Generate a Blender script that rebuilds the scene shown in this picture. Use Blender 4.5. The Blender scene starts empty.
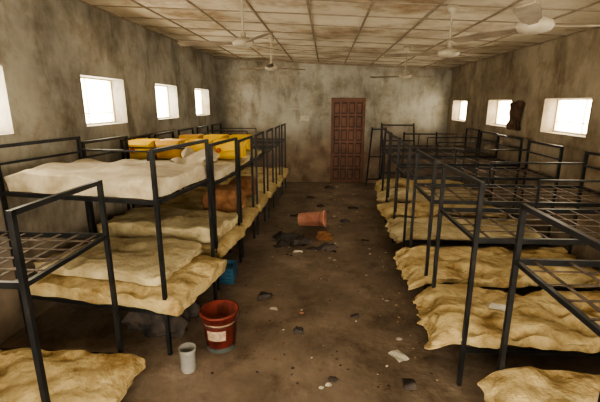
import bpy, bmesh, math, random
from mathutils import Vector, Matrix, noise
random.seed(4)
C=bpy.context.scene.collection
try:
    bpy.context.scene.view_settings.look='AgX - Medium High Contrast'
except Exception: pass

# ------------------------------------------------------------ materials
def mat(name, c1, c2=None, rough=.8, scale=4, bump=.0, bscale=30, metal=0, c3=None, pos=(.35,.65), grime=None, gscale=2.5, gpos=(.5,.62)):
    m=bpy.data.materials.new(name); m.use_nodes=True
    nt=m.node_tree; b=nt.nodes['Principled BSDF']
    b.inputs['Roughness'].default_value=rough; b.inputs['Metallic'].default_value=metal
    b.inputs['Specular IOR Level'].default_value=.3
    tc=nt.nodes.new('ShaderNodeTexCoord')
    n=nt.nodes.new('ShaderNodeTexNoise'); n.inputs['Scale'].default_value=scale; n.inputs['Detail'].default_value=8; n.inputs['Roughness'].default_value=.62
    nt.links.new(tc.outputs['Object'],n.inputs['Vector'])
    r=nt.nodes.new('ShaderNodeValToRGB')
    r.color_ramp.elements[0].position=pos[0]; r.color_ramp.elements[1].position=pos[1]
    r.color_ramp.elements[0].color=(*c1,1); r.color_ramp.elements[1].color=(*(c2 or c1),1)
    if c3:
        e=r.color_ramp.elements.new(min(.98,pos[1]+.12)); e.color=(*c3,1)
    nt.links.new(n.outputs['Fac'],r.inputs['Fac']); out=r.outputs['Color']
    if grime:
        g=nt.nodes.new('ShaderNodeTexNoise'); g.inputs['Scale'].default_value=gscale; g.inputs['Detail'].default_value=12; g.inputs['Roughness'].default_value=.7
        mp=nt.nodes.new('ShaderNodeMapping'); mp.inputs['Location'].default_value=(3.7,8.1,1.3)
        nt.links.new(tc.outputs['Object'],mp.inputs['Vector']); nt.links.new(mp.outputs[0],g.inputs['Vector'])
        gr=nt.nodes.new('ShaderNodeValToRGB'); gr.color_ramp.elements[0].position=gpos[0]; gr.color_ramp.elements[0].color=(1,1,1,1)
        gr.color_ramp.elements[1].position=gpos[1]; gr.color_ramp.elements[1].color=(*grime,1)
        nt.links.new(g.outputs['Fac'],gr.inputs['Fac'])
        mu=nt.nodes.new('ShaderNodeMix'); mu.data_type='RGBA'; mu.blend_type='MULTIPLY'; mu.inputs['Factor'].default_value=1
        nt.links.new(out,mu.inputs['A']); nt.links.new(gr.outputs['Color'],mu.inputs['B']); out=mu.outputs['Result']
    nt.links.new(out,b.inputs['Base Color'])
    if bump:
        n2=nt.nodes.new('ShaderNodeTexNoise'); n2.inputs['Scale'].default_value=bscale; n2.inputs['Detail'].default_value=6
        nt.links.new(tc.outputs['Object'],n2.inputs['Vector'])
        bp=nt.nodes.new('ShaderNodeBump'); bp.inputs['Strength'].default_value=bump; bp.inputs['Distance'].default_value=.02
        nt.links.new(n2.outputs['Fac'],bp.inputs['Height']); nt.links.new(bp.outputs['Normal'],b.inputs['Normal'])
    return m

def wall_mat(name, hi1, hi2, lo1, lo2, zsplit=1.15, soft=.35, streak=.8):
    m=mat(name,hi1,hi2,rough=.9,scale=1.1,bump=.35,bscale=14,pos=(.38,.6),grime=(.58,.51,.43),gscale=1.7,gpos=(.46,.66))
    nt=m.node_tree; b=nt.nodes['Principled BSDF']
    src=b.inputs['Base Color'].links[0].from_socket
    tc=nt.nodes['Texture Coordinate']
    lo=nt.nodes.new('ShaderNodeValToRGB'); lo.color_ramp.elements[0].color=(*lo1,1); lo.color_ramp.elements[1].color=(*lo2,1)
    lo.color_ramp.elements[0].position=.35; lo.color_ramp.elements[1].position=.65
    nb=nt.nodes.new('ShaderNodeTexNoise'); nb.inputs['Scale'].default_value=3.5; nb.inputs['Detail'].default_value=10
    nt.links.new(tc.outputs['Object'],nb.inputs['Vector']); nt.links.new(nb.outputs['Fac'],lo.inputs['Fac'])
    sp=nt.nodes.new('ShaderNodeSeparateXYZ'); nt.links.new(tc.outputs['Object'],sp.inputs[0])
    nn=nt.nodes.new('ShaderNodeTexNoise'); nn.inputs['Scale'].default_value=1.6; nn.inputs['Detail'].default_value=7
    nt.links.new(tc.outputs['Object'],nn.inputs['Vector'])
    ma=nt.nodes.new('ShaderNodeMath'); ma.operation='MULTIPLY_ADD'; ma.inputs[1].default_value=.9
    nt.links.new(nn.outputs['Fac'],ma.inputs[0]); nt.links.new(sp.outputs['Z'],ma.inputs[2])
    mr=nt.nodes.new('ShaderNodeMapRange'); mr.inputs['From Min'].default_value=zsplit+.45-soft; mr.inputs['From Max'].default_value=zsplit+.45+soft
    nt.links.new(ma.outputs[0],mr.inputs['Value'])
    mx=nt.nodes.new('ShaderNodeMix'); mx.data_type='RGBA'
    nt.links.new(mr.outputs[0],mx.inputs['Factor']); nt.links.new(lo.outputs['Color'],mx.inputs['A']); nt.links.new(src,mx.inputs['B'])
    wv=nt.nodes.new('ShaderNodeTexNoise'); wv.inputs['Scale'].default_value=1.0; wv.inputs['Detail'].default_value=8; wv.inputs['Roughness'].default_value=.65
    mp=nt.nodes.new('ShaderNodeMapping'); mp.inputs['Scale'].default_value=(3.2,3.2,1.1)
    nt.links.new(tc.outputs['Object'],mp.inputs['Vector']); nt.links.new(mp.outputs[0],wv.inputs['Vector'])
    rr=nt.nodes.new('ShaderNodeValToRGB'); rr.color_ramp.elements[0].position=.30; rr.color_ramp.elements[0].color=(.42,.37,.32,1)
    rr.color_ramp.elements[1].position=.50; rr.color_ramp.elements[1].color=(1,1,1,1)
    nt.links.new(wv.outputs['Fac'],rr.inputs['Fac'])
    mu=nt.nodes.new('ShaderNodeMix'); mu.data_type='RGBA'; mu.blend_type='MULTIPLY'; mu.inputs['Factor'].default_value=streak
    nt.links.new(mx.outputs['Result'],mu.inputs['A']); nt.links.new(rr.outputs['Color'],mu.inputs['B'])
    nt.links.new(mu.outputs['Result'],b.inputs['Base Color'])
    return m

M_wall_b=wall_mat('plaster_back',(.235,.225,.20),(.35,.335,.295),(.14,.10,.075),(.23,.175,.13),1.1)
M_wall_l=wall_mat('plaster_left',(.215,.205,.185),(.33,.315,.275),(.13,.10,.075),(.22,.17,.13),.8)
M_wall_r=wall_mat('plaster_right',(.165,.135,.10),(.26,.22,.165),(.095,.068,.05),(.16,.12,.085),1.0)
M_floor=mat('dirty_concrete',(.11,.083,.064),(.21,.165,.13),rough=.42,scale=1.5,bump=.5,bscale=14,c3=(.31,.26,.21),pos=(.36,.58),grime=(.48,.42,.37),gscale=3.2,gpos=(.5,.68))
M_ceil=mat('ceiling_board',(.32,.265,.195),(.50,.445,.36),rough=.85,scale=.9,pos=(.32,.5),c3=(.58,.53,.44),grime=(.48,.37,.27),gscale=1.2,gpos=(.48,.64))
M_bat=mat('ceiling_batten',(.17,.135,.10),(.27,.22,.17),rough=.8,scale=5)
M_steel=mat('painted_steel',(.010,.011,.014),(.024,.025,.028),rough=.42,scale=9,metal=.3,c3=(.07,.038,.022))
M_slat=mat('rusty_slat',(.05,.035,.028),(.13,.10,.08),rough=.6,scale=12,metal=.3)
M_foam=mat('foam_yellow',(.36,.27,.135),(.55,.45,.25),rough=.95,scale=6,bump=1,bscale=20,c3=(.63,.54,.34),grime=(.50,.41,.30),gscale=4.2,gpos=(.48,.66))
M_foam2=mat('foam_pale',(.38,.31,.185),(.55,.48,.315),rough=.95,scale=5,bump=.9,bscale=20,c3=(.61,.55,.39),grime=(.55,.46,.35),gscale=3.5,gpos=(.5,.68))
M_cover=mat('mattress_cover',(.37,.32,.235),(.53,.475,.37),rough=.9,scale=4,bump=.5,bscale=8,c3=(.58,.53,.43),grime=(.58,.49,.38),gscale=2.4,gpos=(.48,.68))
M_door=mat('door_steel_brown',(.085,.034,.021),(.14,.058,.035),rough=.45,scale=4,c3=(.17,.075,.045))
M_dark=mat('door_recess',(.03,.014,.01),(.05,.022,.015),rough=.6)
M_frame=mat('window_frame_cream',(.68,.60,.45),(.82,.74,.58),rough=.6)
M_fan=mat('fan_enamel',(.24,.21,.165),(.38,.34,.275),rough=.5,scale=6)
M_blade=mat('fan_blade_dusty',(.13,.10,.08),(.28,.235,.18),rough=.6,scale=5)
M_yellow=mat('jerrycan_plastic',(.55,.34,.02),(.68,.46,.04),rough=.4,scale=5)
M_orange=mat('jerrycan_orange',(.40,.22,.03),(.52,.31,.05),rough=.45,scale=5)
M_cap=mat('cap_red',(.3,.05,.02),(.4,.08,.03),rough=.5)
M_red=mat('bucket_red',(.11,.022,.018),(.20,.034,.026),rough=.5,scale=9,grime=(.45,.4,.35),gscale=9)
M_white=mat('label_white',(.25,.16,.12),(.45,.36,.27),rough=.6,scale=26)
M_teal=mat('label_teal',(.04,.045,.05),(.08,.09,.09),rough=.5)
M_blue=mat('blue_plastic',(.015,.06,.13),(.03,.12,.22),rough=.5)
M_pink=mat('bucket_faded',(.46,.20,.15),(.60,.30,.22),rough=.55,grime=(.7,.6,.5))
M_rag=mat('dark_cloth',(.02,.02,.022),(.08,.065,.06),rough=.95,scale=9)
M_paper=mat('paper_white',(.5,.48,.43),(.7,.68,.62),rough=.9,scale=9)
M_grey=mat('plastic_grey',(.17,.17,.17),(.30,.29,.28),rough=.35)
M_brown=mat('brown_blanket',(.16,.075,.035),(.28,.14,.07),rough=.95,scale=8,bump=.5)
M_dbrown=mat('dark_brown_cloth',(.035,.02,.014),(.09,.05,.032),rough=.95,scale=8,bump=.5)
M_cream=mat('cream_cloth',(.35,.31,.26),(.5,.46,.4),rough=.95,scale=8,bump=.5)

# ------------------------------------------------------------ helpers
def beam(bm,a,b,w=.035,h=None,mi=0,up=Vector((0,0,1))):
    a=Vector(a);b=Vector(b);h=h or w
    d=(b-a).normalized()
    if abs(d.dot(up))>.95: up=Vector((0,1,0))
    s=d.cross(up).normalized(); u=s.cross(d).normalized()
    vs=[]
    for p in (a,b):
        for sx,sy in((-1,-1),(1,-1),(1,1),(-1,1)):
            vs.append(bm.verts.new(p+s*sx*w/2+u*sy*h/2))
    for f in((0,1,2,3),(7,6,5,4),(0,4,5,1),(1,5,6,2),(2,6,7,3),(3,7,4,0)):
        fc=bm.faces.new([vs[i] for i in f]); fc.material_index=mi
def box(bm,lo,hi,mi=0):
    vs=[bm.verts.new((x,y,z)) for x in(lo[0],hi[0]) for y in(lo[1],hi[1]) for z in(lo[2],hi[2])]
    for f in((0,1,3,2),(4,6,7,5),(0,4,5,1),(2,3,7,6),(0,2,6,4),(1,5,7,3)):
        fc=bm.faces.new([vs[i] for i in f]); fc.material_index=mi
def lathe(bm,prof,n=24,mi=0,M=None):
    rings=[]
    for r,z in prof:
        ring=[]
        for i in range(n):
            p=Vector((r*math.cos(2*math.pi*i/n),r*math.sin(2*math.pi*i/n),z))
            ring.append(bm.verts.new(M@p if M else p))
        rings.append(ring)
    for a,b in zip(rings,rings[1:]):
        for i in range(n):
            f=bm.faces.new((a[i],a[(i+1)%n],b[(i+1)%n],b[i])); f.material_index=mi; f.smooth=True
    return rings
def tube(bm,pts,r=.01,n=8,mi=0):
    prev=None
    for i,p in enumerate(pts):
        p=Vector(p); q=Vector(pts[min(i+1,len(pts)-1)]); o=Vector(pts[max(i-1,0)])
        d=(q-o).normalized(); up=Vector((0,0,1)) if abs(d.z)<.9 else Vector((1,0,0))
        s=d.cross(up).normalized(); u=s.cross(d)
        ring=[bm.verts.new(p+(s*math.cos(2*math.pi*k/n)+u*math.sin(2*math.pi*k/n))*r) for k in range(n)]
        if prev:
            for k in range(n):
                f=bm.faces.new((prev[k],prev[(k+1)%n],ring[(k+1)%n],ring[k])); f.material_index=mi; f.smooth=True
        else: bm.faces.new(ring[::-1]).material_index=mi
        prev=ring
    bm.faces.new(prev).material_index=mi
def finish(bm,name,mats,parent=None,loc=None,rot=None,bevel=0):
    bmesh.ops.recalc_face_normals(bm,faces=bm.faces)
    me=bpy.data.meshes.new(name); bm.to_mesh(me); bm.free()
    for m in (mats if isinstance(mats,(list,tuple)) else [mats]): me.materials.append(m)
    o=bpy.data.objects.new(name,me); C.objects.link(o)
    if parent: o.parent=parent
    if loc: o.location=loc
    if rot: o.rotation_euler=rot
    if bevel:
        b=o.modifiers.new('bevel','BEVEL'); b.width=bevel; b.segments=2; b.limit_method='ANGLE'
    return o
def empty(name,loc=(0,0,0),rot=(0,0,0)):
    e=bpy.data.objects.new(name,None); e.empty_display_size=.1; e.location=loc; e.rotation_euler=rot; C.objects.link(e); return e

# ------------------------------------------------------------ room shell
XL,XR,YB,YF=-2.65,2.90,9.70,-1.8
HL,HR=3.0,2.72
T=.22
def hz(x): return HL+(HR-HL)*(x-XL)/(XR-XL)
bm=bmesh.new(); box(bm,(XL-T,YF-T,-.15),(XR+T,YB+T,0)); finish(bm,'floor',M_floor)
def side_wall(name,x0,x1,H,wins,z0,z1,m):
    bm=bmesh.new(); y=YF-T
    for a,b in wins:
        box(bm,(x0,y,0),(x1,a,H)); box(bm,(x0,a,0),(x1,b,z0)); box(bm,(x0,a,z1),(x1,b,H)); y=b
    box(bm,(x0,y,0),(x1,YB+T,H)); finish(bm,name,m)
WL=[(.4,1.35),(2.3,3.20),(4.25,5.17),(6.15,7.05),(8.05,9.0)]
WR=[(.7,1.65),(2.65,3.6),(4.6,5.55),(6.5,7.4),(8.5,9.4)]
side_wall('wall_left',XL-T,XL,HL+.05,WL,1.68,2.23,M_wall_l)
side_wall('wall_right',XR,XR+T,HR+.05,WR,1.56,1.99,M_wall_r)
n=1
for (wins,xc,z0,z1) in((WL,XL-.19,1.68,2.23),(WR,XR+.19,1.56,1.99)):
    for a,b in wins:
        bm=bmesh.new()
        box(bm,(xc-.02,a,z0),(xc+.02,a+.02,z1)); box(bm,(xc-.02,b-.02,z0),(xc+.02,b,z1))
        box(bm,(xc-.02,a+.02,z0),(xc+.02,b-.02,z0+.02)); box(bm,(xc-.02,a+.02,z1-.02),(xc+.02,b-.02,z1))
        mid=a+(b-a)*.4; box(bm,(xc-.010,mid-.006,z0+.02),(xc+.010,mid+.006,z1-.02))
        box(bm,(xc-.008,a+.02,z0+.13),(xc+.008,mid-.006,z0+.14)); box(bm,(xc-.008,mid+.006,z0+.13),(xc+.008,b-.02,z0+.14))
        finish(bm,'window_%d'%n,M_frame); n+=1
DX0,DX1,DH=.13,.94,2.06
def prism_wall(bm,x0,x1,y0,y1,z0,top):
    vs=[bm.verts.new(p) for p in((x0,y0,z0),(x1,y0,z0),(x1,y0,top(x1)),(x0,y0,top(x0)),(x0,y1,z0),(x1,y1,z0),(x1,y1,top(x1)),(x0,y1,top(x0)))]
    for f in((0,1,2,3),(7,6,5,4),(0,4,5,1),(1,5,6,2),(2,6,7,3),(3,7,4,0)): bm.faces.new([vs[i] for i in f])
bm=bmesh.new()
prism_wall(bm,XL,XR,YB,YB+T,0,hz)
finish(bm,'wall_back',M_wall_b)
bm=bmesh.new()
prism_wall(bm,XL,-1.2,YF-T,YF,0,hz); prism_wall(bm,1.4,XR,YF-T,YF,0,hz); prism_wall(bm,-1.2,1.4,YF-T,YF,2.4,hz)
finish(bm,'wall_front',M_wall_b)
bm=bmesh.new()
y=YB-.045
box(bm,(DX0+.05,y,.01),(DX1-.05,YB-.004,DH-.05))
box(bm,(DX0,YB-.09,0),(DX0+.05,YB-.004,DH)); box(bm,(DX1-.05,YB-.09,0),(DX1,YB-.004,DH)); box(bm,(DX0+.05,YB-.09,DH-.05),(DX1-.05,YB-.004,DH))
cols=4; rows=6; w=(DX1-DX0-.10)
for i in range(cols):
    for j in range(rows):
        xa=DX0+.05+w*(i+.12)/cols; xb=DX0+.05+w*(i+.88)/cols
        za=.06+(DH-.14)*(j+.08)/rows; zb=.06+(DH-.14)*(j+.92)/rows
        box(bm,(xa,y-.008,za),(xb,y,zb),1); box(bm,(xa+.02,y-.018,za+.03),(xb-.02,y-.008,zb-.03),0)
box(bm,(DX0+.07,y-.04,1.0),(DX0+.10,y-.0,1.16),1); tube(bm,[(DX0+.085,y-.05,1.06),(DX0+.19,y-.05,1.06)],.011,mi=1)
finish(bm,'door_1',[M_door,M_dark],bevel=.004)
bm=bmesh.new()
box(bm,(-.62,YB-.05,1.52),(-.40,YB-.003,1.64)); box(bm,(-.56,YB-.058,1.55),(-.52,YB-.05,1.60)); box(bm,(-.49,YB-.058,1.55),(-.45,YB-.05,1.60))
tube(bm,[(-.51,YB-.018,1.64),(-.51,YB-.018,1.78),(-.62,YB-.018,1.80),(-.9,YB-.018,1.80)],.008)
finish(bm,'wall_switch_box',M_cream,bevel=.004)
bm=bmesh.new()
vs=[bm.verts.new(p) for p in((XL-T,YF-T,hz(XL-T)),(XR+T,YF-T,hz(XR+T)),(XR+T,YB+T,hz(XR+T)),(XL-T,YB+T,hz(XL-T)))]
vt=[bm.verts.new(v.co+Vector((0,0,.1))) for v in vs]
bm.faces.new(vs); bm.faces.new(vt[::-1])
for i in range(4): bm.faces.new((vs[i],vs[(i+1)%4],vt[(i+1)%4],vt[i]))
finish(bm,'ceiling',M_ceil)
bm=bmesh.new()
g=.61; x=XL+.02
while x<XR:
    beam(bm,(x,YF,hz(x)-.006),(x,YB,hz(x)-.006),.024,.012); x+=g
yy=YF+.3
while yy<YB:
    beam(bm,(XL,yy,hz(XL)-.005),(XR,yy,hz(XR)-.005),.024,.010); yy+=g
finish(bm,'trim_1',M_bat)
bm=bmesh.new()
beam(bm,(XL,YB-.015,hz(XL)-.03),(XR,YB-.015,hz(XR)-.03),.03,.04)
finish(bm,'trim_2',M_bat)

# ------------------------------------------------------------ bunk beds
def bunk(xa,yc,W,H,L,side,lz=.36,uz=1.08,tilt=0,guard=True,s=.031):
    e=empty('bunk_bed',(xa,yc,0),(0,0,math.radians(tilt)))
    bm=bmesh.new(); h=W/2-s/2
    xs=(side*s/2, side*(L-s/2))
    for x in xs:
        for yv in(-h,h): beam(bm,(x,yv,0),(x,yv,H),s)
        beam(bm,(x,-h,H-s/2),(x,h,H-s/2),s)
        for z in(lz,uz): beam(bm,(x,-h,z),(x,h,z),s*.9)
    for yv in(-h,h):
        for z in(lz,uz): beam(bm,(xs[0],yv,z),(xs[1],yv,z),s*.75,.034)
    if guard:
        zz=(uz+H)/2+.04
        beam(bm,(xs[1],-h,zz),(xs[1],h,zz),s*.7)
        xm=xs[0]+(xs[1]-xs[0])*.45
        for yv in (h,):
            beam(bm,(xm,yv,zz+.02),(xs[1],yv,zz+.02),s*.6); beam(bm,(xm,yv,uz),(xm,yv,zz+.02),s*.6)
    finish(bm,'frame',M_steel,e)
    bm=bmesh.new()
    for z in(lz,uz):
        n=9
        for i in range(n):
            x=xs[0]+(xs[1]-xs[0])*(i+.5)/n
            beam(bm,(x,-h,z+.008),(x,h,z+.008),.020,.004)
        for j in range(4):
            yv=-h+2*h*(j+1)/5
            beam(bm,(xs[0],yv,z+.013),(xs[1],yv,z+.013),.016,.004)
    finish(bm,'slats',M_slat,e)
    return e
def soft(name,cx,cy,z,LX,LY,T,m,seed=0,amp=.02,edge=.03,rotz=0,rag=.02,cuts=13,curl=0,droop=0,side=1,chips=0,rx=0):
    bm=bmesh.new(); bmesh.ops.create_cube(bm,size=1)
    bmesh.ops.subdivide_edges(bm,edges=bm.edges[:],cuts=cuts,use_grid_fill=True)
    for v in bm.verts:
        u=v.co.copy()
        p=Vector((u.x*LX,u.y*LY,u.z*T)); q=Vector((p.x*2.3+seed*7.1,p.y*2.3,p.z*1.2+seed))
        n1=noise.noise(q); n2=noise.noise(q*2.7); n3=noise.noise(q*6.5)
        top=(u.z+.5)
        z_=p.z+T/2
        z_+= top*(n1*amp+n2*amp*.7+n3*amp*.35)
        d=max(abs(u.x)*2,abs(u.y)*2)
        z_-= top*edge*d**12
        if chips:
            cN=noise.noise(q*3.3+Vector((9,2,4)))
            z_-= top*chips*max(0,cN-.18)*2.2
        k=.5*noise.noise(q*1.9+Vector((5,3,1)))+.8*noise.noise(q*6.1+Vector((5,3,1)))+.5*noise.noise(q*13)
        p.x+=k*rag*(abs(u.x)*2)**6
        k=.5*noise.noise(q*1.9+Vector((1,9,4)))+.8*noise.noise(q*6.1+Vector((2,3,7)))+.5*noise.noise(q*13)
        p.y+=k*rag*(abs(u.y)*2)**6
        t=max(0,-side*u.x*2-.8)/.2
        z_-=droop*t*t
        z_+=curl*max(0,(abs(u.y)*2-.6))**2*6*(.4+.6*noise.noise(Vector((p.x*2,seed,0))))
        v.co=(p.x,p.y,z_)
    for f in bm.faces: f.smooth=True
    o=finish(bm,name,m,loc=(cx,cy,z),rot=(rx,0,rotz))
    sm=o.modifiers.new('s','SUBSURF'); sm.levels=1; sm.render_levels=1
    return o
def onbed(xa,yc,tilt,lx,ly):
    a=math.radians(tilt); return xa+lx*math.cos(a)-ly*math.sin(a), yc+lx*math.sin(a)+ly*math.cos(a)
def mattress(xa,yc,W,z,L,side,tilt=0,T=.11,m=None,over=.06,seed=0,rotz=0,dy=0,**k):
    LX=L-.05+over; cx,cy=onbed(xa,yc,tilt,side*(LX/2-over),dy)
    return soft('foam_mattress',cx,cy,z,LX,W,T,m or M_foam,seed,rotz=math.radians(tilt)+rotz,side=side,**k)

LL=[(-1.44,2.02,.76,1.45,1.15,0),(-1.12,3.05,.88,1.62,1.38,-9),(-1.06,4.12,.78,1.55,1.42,-6),(-1.02,5.02,.75,1.5,1.5,-2),
    (-.98,5.90,.72,1.5,1.5,0),(-.95,6.78,.72,1.5,1.5,0),(-.92,7.66,.72,1.5,1.5,1),(-.90,8.56,.72,1.5,1.5,0)]
for i,(xa,yc,W,H,L,tl) in enumerate(LL):
    uz={0:1.07,1:1.24}.get(i,1.14); lz={0:.15,1:.36}.get(i,.36)
    bunk(xa,yc,W,H,L,-1,lz=lz,uz=uz,guard=(i!=0),tilt=tl,s=.028)
    mattress(xa,yc,W,lz+.018,L,-1,tl,T=.09 if i==0 else .13,m=M_foam,over=.20 if i==0 else (.10 if i==1 else .05),dy=-.10 if i==0 else 0,seed=i,amp=.03,rag=.035,edge=.015,chips=.06,droop=.03 if i<2 else .02,rotz=random.uniform(-.02,.02),cuts=26 if i<2 else 13)
    if i==1:
        mattress(xa,yc,W-.03,uz+.018,L,-1,tl,T=.15,m=M_cover,over=-.03,seed=22,amp=.05,edge=.02,rag=.03,cuts=20)
        mattress(xa,yc,W-.1,lz+.16,L,-1,tl,T=.09,m=M_foam2,over=-.14,seed=31,amp=.05,edge=.015,rag=.04,dy=.08,chips=.03,cuts=20)
    if i==2:
        mattress(xa,yc,W,lz+.16,L,-1,tl,T=.16,m=M_foam2,over=-.02,seed=12,amp=.05,edge=.015,rag=.04,cuts=20)
        mattress(xa,yc,W-.05,uz+.018,L,-1,tl,T=.12,m=M_cover,over=-.03,seed=23,amp=.04)
    if i in(3,4): mattress(xa,yc,W-.04,uz+.018,L,-1,tl,T=.07,m=M_foam2,over=-.04,seed=40+i,amp=.015)
RR=[(1.05,1.70,.80,1.41,0),(.95,2.80,.77,1.46,1),(.95,3.81,.78,1.46,-1),(.97,4.98,.76,1.46,0),(1.02,5.97,.74,1.46,2),(1.07,6.91,.73,1.46,0),(1.12,7.85,.7,1.46,-1)]
for i,(xa,yc,W,H,tl) in enumerate(RR):
    L=1.72
    bunk(xa,yc,W,H,L,1,lz=.28,uz=1.08,tilt=tl,s=.027)
    rz=(.0,-.07,.05,-.03,.04,0,.02)[i]
    mattress(xa,yc,W,.298,L,1,tl,T=.10,m=M_foam if i%2==0 or i==1 else M_foam2,over=(.10,.15,.14,.07,.1,.07,.07)[i],seed=50+i,amp=.045,rag=.09,edge=.02,chips=.16,droop=.07,curl=.03,cuts=30 if i<3 else 15,rotz=rz)

soft('crumpled_sheet',-1.32,3.92,1.34,.34,.42,.14,M_cover,seed=77,amp=.14,edge=.08,rag=.12)
soft('folded_blanket',-1.32,4.95,.56,.45,.5,.30,M_brown,seed=81,amp=.06,edge=.1,rag=.05)
soft('folded_blanket',-1.28,5.88,.56,.4,.45,.24,M_brown,seed=83,amp=.06,edge=.1,rag=.05)
def crumbs(name,pts,m):
    bm=bmesh.new()
    for x,y,z,s in pts:
        M=Matrix.Translation((x,y,z+s*.3))@Matrix.Rotation(random.random()*6,4,'Z')@Matrix.Diagonal((s,s*random.uniform(.5,1),s*.3,1))
        r=bmesh.ops.create_icosphere(bm,subdivisions=2,radius=1,matrix=M)
        for v in r['verts']:
            v.co+=Vector((noise.noise(v.co*25),noise.noise(v.co*25+Vector((3,3,3))),0))*s*.7
            v.co.z=max(v.co.z,z+.001)
    finish(bm,name,m)
pts=[(random.uniform(.68,.83),random.uniform(1.9,6.5),0,random.uniform(.004,.012)) for i in range(40)]
crumbs('foam_crumbs',pts,M_foam)

def jerrycan(loc,rz,s=1,m=M_yellow):
    e=empty('jerrycan',loc,(0,0,rz)); w,d,h=.30*s,.21*s,.36*s
    bm=bmesh.new()
    R=Matrix.Rotation(math.radians(90),4,'X')@Matrix.Translation((0,0,-h/2)); off=Vector((0,0,d/2))
    box(bm,(-w/2,-d/2,0),(w/2,d/2,h*.86))
    for z in(.12,.42,.7): box(bm,(-w/2-.006,-d/2-.0,h*z),(w/2+.006,d/2+.005,h*z+.03))
    beam(bm,(-w*.35,0,-.002),(w*.35,0,-.002),.03,.012)
    vs=[bm.verts.new(p) for p in((-w/2,-d/2,h*.86),(w/2,-d/2,h*.86),(w/2,d/2,h*.86),(-w/2,d/2,h*.86),(-w*.38,-d*.3,h*.95),(w*.38,-d*.3,h*.95),(w*.38,d*.3,h*.95),(-w*.38,d*.3,h*.95))]
    for f in((7,6,5,4),(0,4,5,1),(1,5,6,2),(2,6,7,3),(3,7,4,0)): bm.faces.new([vs[i] for i in f])
    tube(bm,[(-.02,0,h*.94),(-.01,0,h*1.05),(.07*s,0,h*1.05),(w*.38,0,h*.95)],.013,mi=0)
    lathe(bm,[(0,h*.94),(.03,h*.94),(.03,h*1.03),(0,h*1.03)],14,1,Matrix.Translation((-w*.26,0,0)))
    for v in bm.verts: v.co=(R@v.co)+off
    finish(bm,'body',[m,M_cap],e,bevel=.012)
    return e
# neck ends face the aisle/entrance side
zt=1.25
for x,yv,rz,m in((-2.34,4.92,.1,M_yellow),(-1.97,4.94,-.08,M_orange),(-1.60,4.96,.05,M_yellow),(-1.23,4.98,-.1,M_yellow)): jerrycan((x,yv,zt),rz,m=m,s=1.06)
jerrycan((-1.28,5.90,zt),.1); jerrycan((-1.66,5.90,zt),-.1); jerrycan((-2.04,5.88,zt),.06,m=M_orange)

def bucket(name,loc,rot,mats,r0=.11,r1=.15,h=.30,label=True):
    e=empty(name,loc,rot); bm=bmesh.new()
    def R(z): return r0+(r1-r0)*z/h
    lathe(bm,[(0,0),(r0,0),(R(h*.94),h*.94),(R(h*.94)+.012,h*.94),(r1+.012,h),(r1-.006,h),(r0-.004,.008),(0,.008)],32)
    if label:
        n=32
        for (z0,z1,mi,a0,a1) in((h*.35,h*.62,1,20,26),(h*.0,h*.12,2,0,32),(h*.74,h*.78,1,15,29)):
            for i in range(a0,a1):
                vs=[]
                for a,z in((i,z0),(i+1,z0),(i+1,z1),(i,z1)):
                    t=2*math.pi*a/n; rr=R(z)+.002; vs.append(bm.verts.new((rr*math.cos(t),rr*math.sin(t),z)))
                bm.faces.new(vs).material_index=mi
    finish(bm,'shell',mats,e)
    bm=bmesh.new()
    tube(bm,[((r1+.014)*math.cos(t),-(r1+.02)*math.sin(t),h-.03-.05*math.sin(t)) for t in [math.pi*k/14 for k in range(15)]],.003,6)
    finish(bm,'handle',M_rag,e)
    return e
bucket('red_bucket',(-.83,2.78,0),(0,0,.2),[M_red,M_white,M_teal],r0=.112,r1=.148,h=.33)
bucket('fallen_bucket',(-.40,5.95,.135),(0,math.radians(85),-.12),[M_pink,M_white,M_white],r0=.10,r1=.125,h=.42,label=False)
bm=bmesh.new()
lathe(bm,[(0,0),(.048,0),(.056,.015),(.054,.06),(.057,.075),(.054,.09),(.058,.15),(.064,.19),(.060,.19),(.054,.15),(.05,.02),(0,.02)],20)
finish(bm,'cut_plastic_bottle',M_grey,loc=(-.99,2.46,0))
def crate(loc,rz=0):
    bm=bmesh.new(); sx,sy,h=.34,.24,.18
    for a,b in(((-sx/2,-sy/2),(sx/2,-sy/2)),((sx/2,-sy/2),(sx/2,sy/2)),((sx/2,sy/2),(-sx/2,sy/2)),((-sx/2,sy/2),(-sx/2,-sy/2))):
        for z in(.03,.075,.12,.165): beam(bm,(*a,z),(*b,z),.010,.036)
    for a in((-sx/2,-sy/2),(sx/2,-sy/2),(sx/2,sy/2),(-sx/2,sy/2),(0,-sy/2),(0,sy/2)): beam(bm,(*a,0),(*a,h),.022)
    box(bm,(-sx/2,-sy/2,.0),(sx/2,sy/2,.012))
    finish(bm,'plastic_crate',M_blue,loc=loc,rot=(0,0,rz))
crate((-1.17,4.0,0),0.05)
soft('dark_bag',-1.45,3.1,.0,.5,.4,.2,M_rag,seed=61,amp=.1,edge=.08,rag=.12)
soft('dark_bag',-1.5,5.0,.0,.5,.4,.22,M_rag,seed=63,amp=.1,edge=.08,rag=.12)

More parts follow.
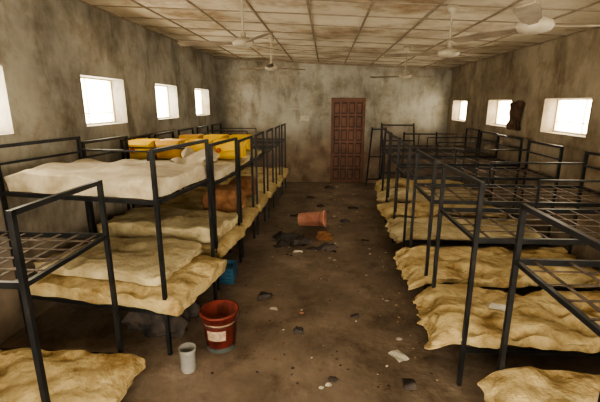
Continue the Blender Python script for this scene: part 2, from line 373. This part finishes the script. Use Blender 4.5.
def fan(x,y,z,rz):
    top=hz(x)-z
    e=empty('ceiling_fan',(x,y,z),(0,0,rz)); bm=bmesh.new()
    lathe(bm,[(0,-.04),(.04,-.038),(.085,-.024),(.10,0),(.095,.022),(.065,.04),(.025,.055),(.025,.085),(.010,.095),(.010,top-.07),(.04,top-.06),(.05,top-.002),(0,top-.002)],28)
    finish(bm,'motor',M_fan,e)
    bm=bmesh.new()
    for k in range(3):
        M=Matrix.Rotation(2*math.pi*k/3,4,'Z')
        pts=[(.08,.02),(.17,.03),(.21,.045),(.56,.055),(.60,.04),(.60,-.04),(.56,-.055),(.21,-.045),(.17,-.03),(.08,-.02)]
        up=[];dn=[]
        for px,py in pts:
            zz=py*.2
            up.append(bm.verts.new(M@Vector((px,py,zz+.003)))); dn.append(bm.verts.new(M@Vector((px,py,zz-.003))))
        bm.faces.new(up); bm.faces.new(dn[::-1])
        for i in range(len(pts)): bm.faces.new((up[i],up[(i+1)%len(pts)],dn[(i+1)%len(pts)],dn[i]))
    finish(bm,'blades',M_blade,e)
fan(-.76,3.75,2.46,3.15); fan(-.85,6.3,2.46,.6); fan(1.15,4.0,2.39,2.9); fan(1.27,6.7,2.36,.5); fan(1.19,2.5,2.36,.0)
soft('hanging_cloth',XR-.06,6.20,1.54,.08,.26,.42,M_dbrown,seed=91,amp=.03,rag=.06)

def leaner(x0,x1,dx,lean,H,ts,yb=9.60):
    bm=bmesh.new()
    def P(x,t): return (x+dx*t,yb-lean*(1-t),.02+H*t)
    beam(bm,P(x0,0),P(x0,1),.035); beam(bm,P(x1,0),P(x1,1),.035)
    for t in ts: beam(bm,P(x0,t),P(x1,t),.03)
    finish(bm,'leaning_bed_end',M_steel)
leaner(.98,1.30,.14,.42,1.35,(.12,.5,.97))
leaner(1.40,2.15,-.06,.30,1.45,(.2,.72,.97),9.62)
leaner(1.75,2.5,.10,.55,1.25,(.2,.72,.97),9.45)

# litter
soft('dark_rag_pile',-.44,5.28,.0,.46,.32,.09,M_rag,seed=5,amp=.14,edge=.06,rag=.2)
soft('dark_rag_pile',-.02,5.02,.0,.34,.14,.05,M_rag,seed=9,amp=.08,edge=.05,rag=.12)
soft('brown_rag',.0,5.42,.0,.22,.16,.05,M_brown,seed=19,amp=.1,edge=.05,rag=.1)
soft('cream_rag',-.34,4.90,.0,.14,.09,.03,M_cream,seed=20,amp=.05,edge=.03,rag=.06)
for x,y,sx,sy,sd in((-.60,3.62,.16,.09,15),(.45,2.12,.16,.08,16),(.62,2.42,.12,.12,17),(-.2,3.0,.1,.05,18),(.3,3.3,.12,.06,28),(-.3,8.0,.2,.1,29),(.55,7.2,.2,.1,30),(-.5,6.6,.22,.12,32),(.1,9.0,.25,.1,33),(.35,6.3,.16,.08,35),(-.1,7.3,.14,.08,36),(.6,5.4,.14,.08,37)):
    soft('rag',x,y,.0,sx,sy,.025,M_rag,seed=sd,amp=.05,edge=.03,rag=.06,cuts=8)
def scrap(bm,x,y,s,mi):
    a=random.random()*6.28; n=6
    c=bm.verts.new((x,y,.006+s*.12)); ring=[]
    e=random.uniform(.45,1)
    for i in range(n):
        t=a+2*math.pi*i/n; r=s*random.uniform(.55,1.1)
        ring.append(bm.verts.new((x+r*math.cos(t),y+r*math.sin(t)*e,random.uniform(.002,.012))))
    for i in range(n): bm.faces.new((c,ring[i],ring[(i+1)%n])).material_index=mi
bm=bmesh.new()
for x,y,s,mi in((-.47,3.38,.05,0),(-.2,3.32,.035,2),(.05,2.36,.03,0),(.08,2.42,.05,1),(.0,2.33,.025,0),(.64,2.95,.03,0),(.64,3.6,.03,0),(.5,4.2,.02,0)):
    scrap(bm,x,y,s,mi)
for i in range(340):
    scrap(bm,max(-.9,min(.8,random.gauss(0,.45))),random.uniform(1.6,9.4),random.uniform(.005,.018),random.choice((1,1,1,1,1,3,3,0)))
for i in range(120):
    scrap(bm,random.uniform(-.7,.9),random.uniform(4.6,9.5),random.uniform(.01,.04),random.choice((0,1,1,3,0)))
finish(bm,'floor_litter',[M_paper,M_rag,M_pink,M_brown])
def sheet(x,y,z,rz):
    bm=bmesh.new(); n=5
    g=[[bm.verts.new(((i/n-.5)*.10,(j/n-.5)*.14,.004*math.sin(i*1.3+j))) for j in range(n+1)] for i in range(n+1)]
    for i in range(n):
        for j in range(n): bm.faces.new((g[i][j],g[i+1][j],g[i+1][j+1],g[i][j+1]))
    finish(bm,'paper_sheet',M_paper,loc=(x,y,z),rot=(0,0,rz))
sheet(.60,2.72,.008,.5); sheet(1.32,2.72,.455,1.0)

# ------------------------------------------------------------ lights
w=bpy.data.worlds.new('world'); bpy.context.scene.world=w; w.use_nodes=True
bg=w.node_tree.nodes['Background']; bg.inputs[0].default_value=(1,.87,.63,1); bg.inputs[1].default_value=19
def area(name,loc,rot,sx,sy,p,col):
    l=bpy.data.lights.new(name,'AREA'); l.shape='RECTANGLE'; l.size=sx; l.size_y=sy; l.energy=p; l.color=col
    o=bpy.data.objects.new(name,l); o.location=loc; o.rotation_euler=rot; C.objects.link(o); return o
for k,(a,b) in enumerate(WL): area('daylight_left',(XL-T-.03,(a+b)/2,1.96),(0,math.radians(-90),0),.5,.9,13,(1,.86,.62))
for k,(a,b) in enumerate(WR): area('daylight_right',(XR+T+.03,(a+b)/2,1.77),(0,math.radians(90),0),.42,.9,10,(1,.86,.62))
area('doorway_daylight',(.1,YF-T-.1,1.2),(math.radians(90),0,0),2.5,2.3,10,(1,.96,.9))

# ------------------------------------------------------------ camera
cam=bpy.data.cameras.new('cam'); co=bpy.data.objects.new('camera',cam); C.objects.link(co)
cam.sensor_width=36; cam.lens=36*390/600; cam.clip_start=.05
co.location=(0,0,1.93); co.rotation_euler=(math.radians(90-14.05),0,math.radians(3.7))
bpy.context.scene.camera=co
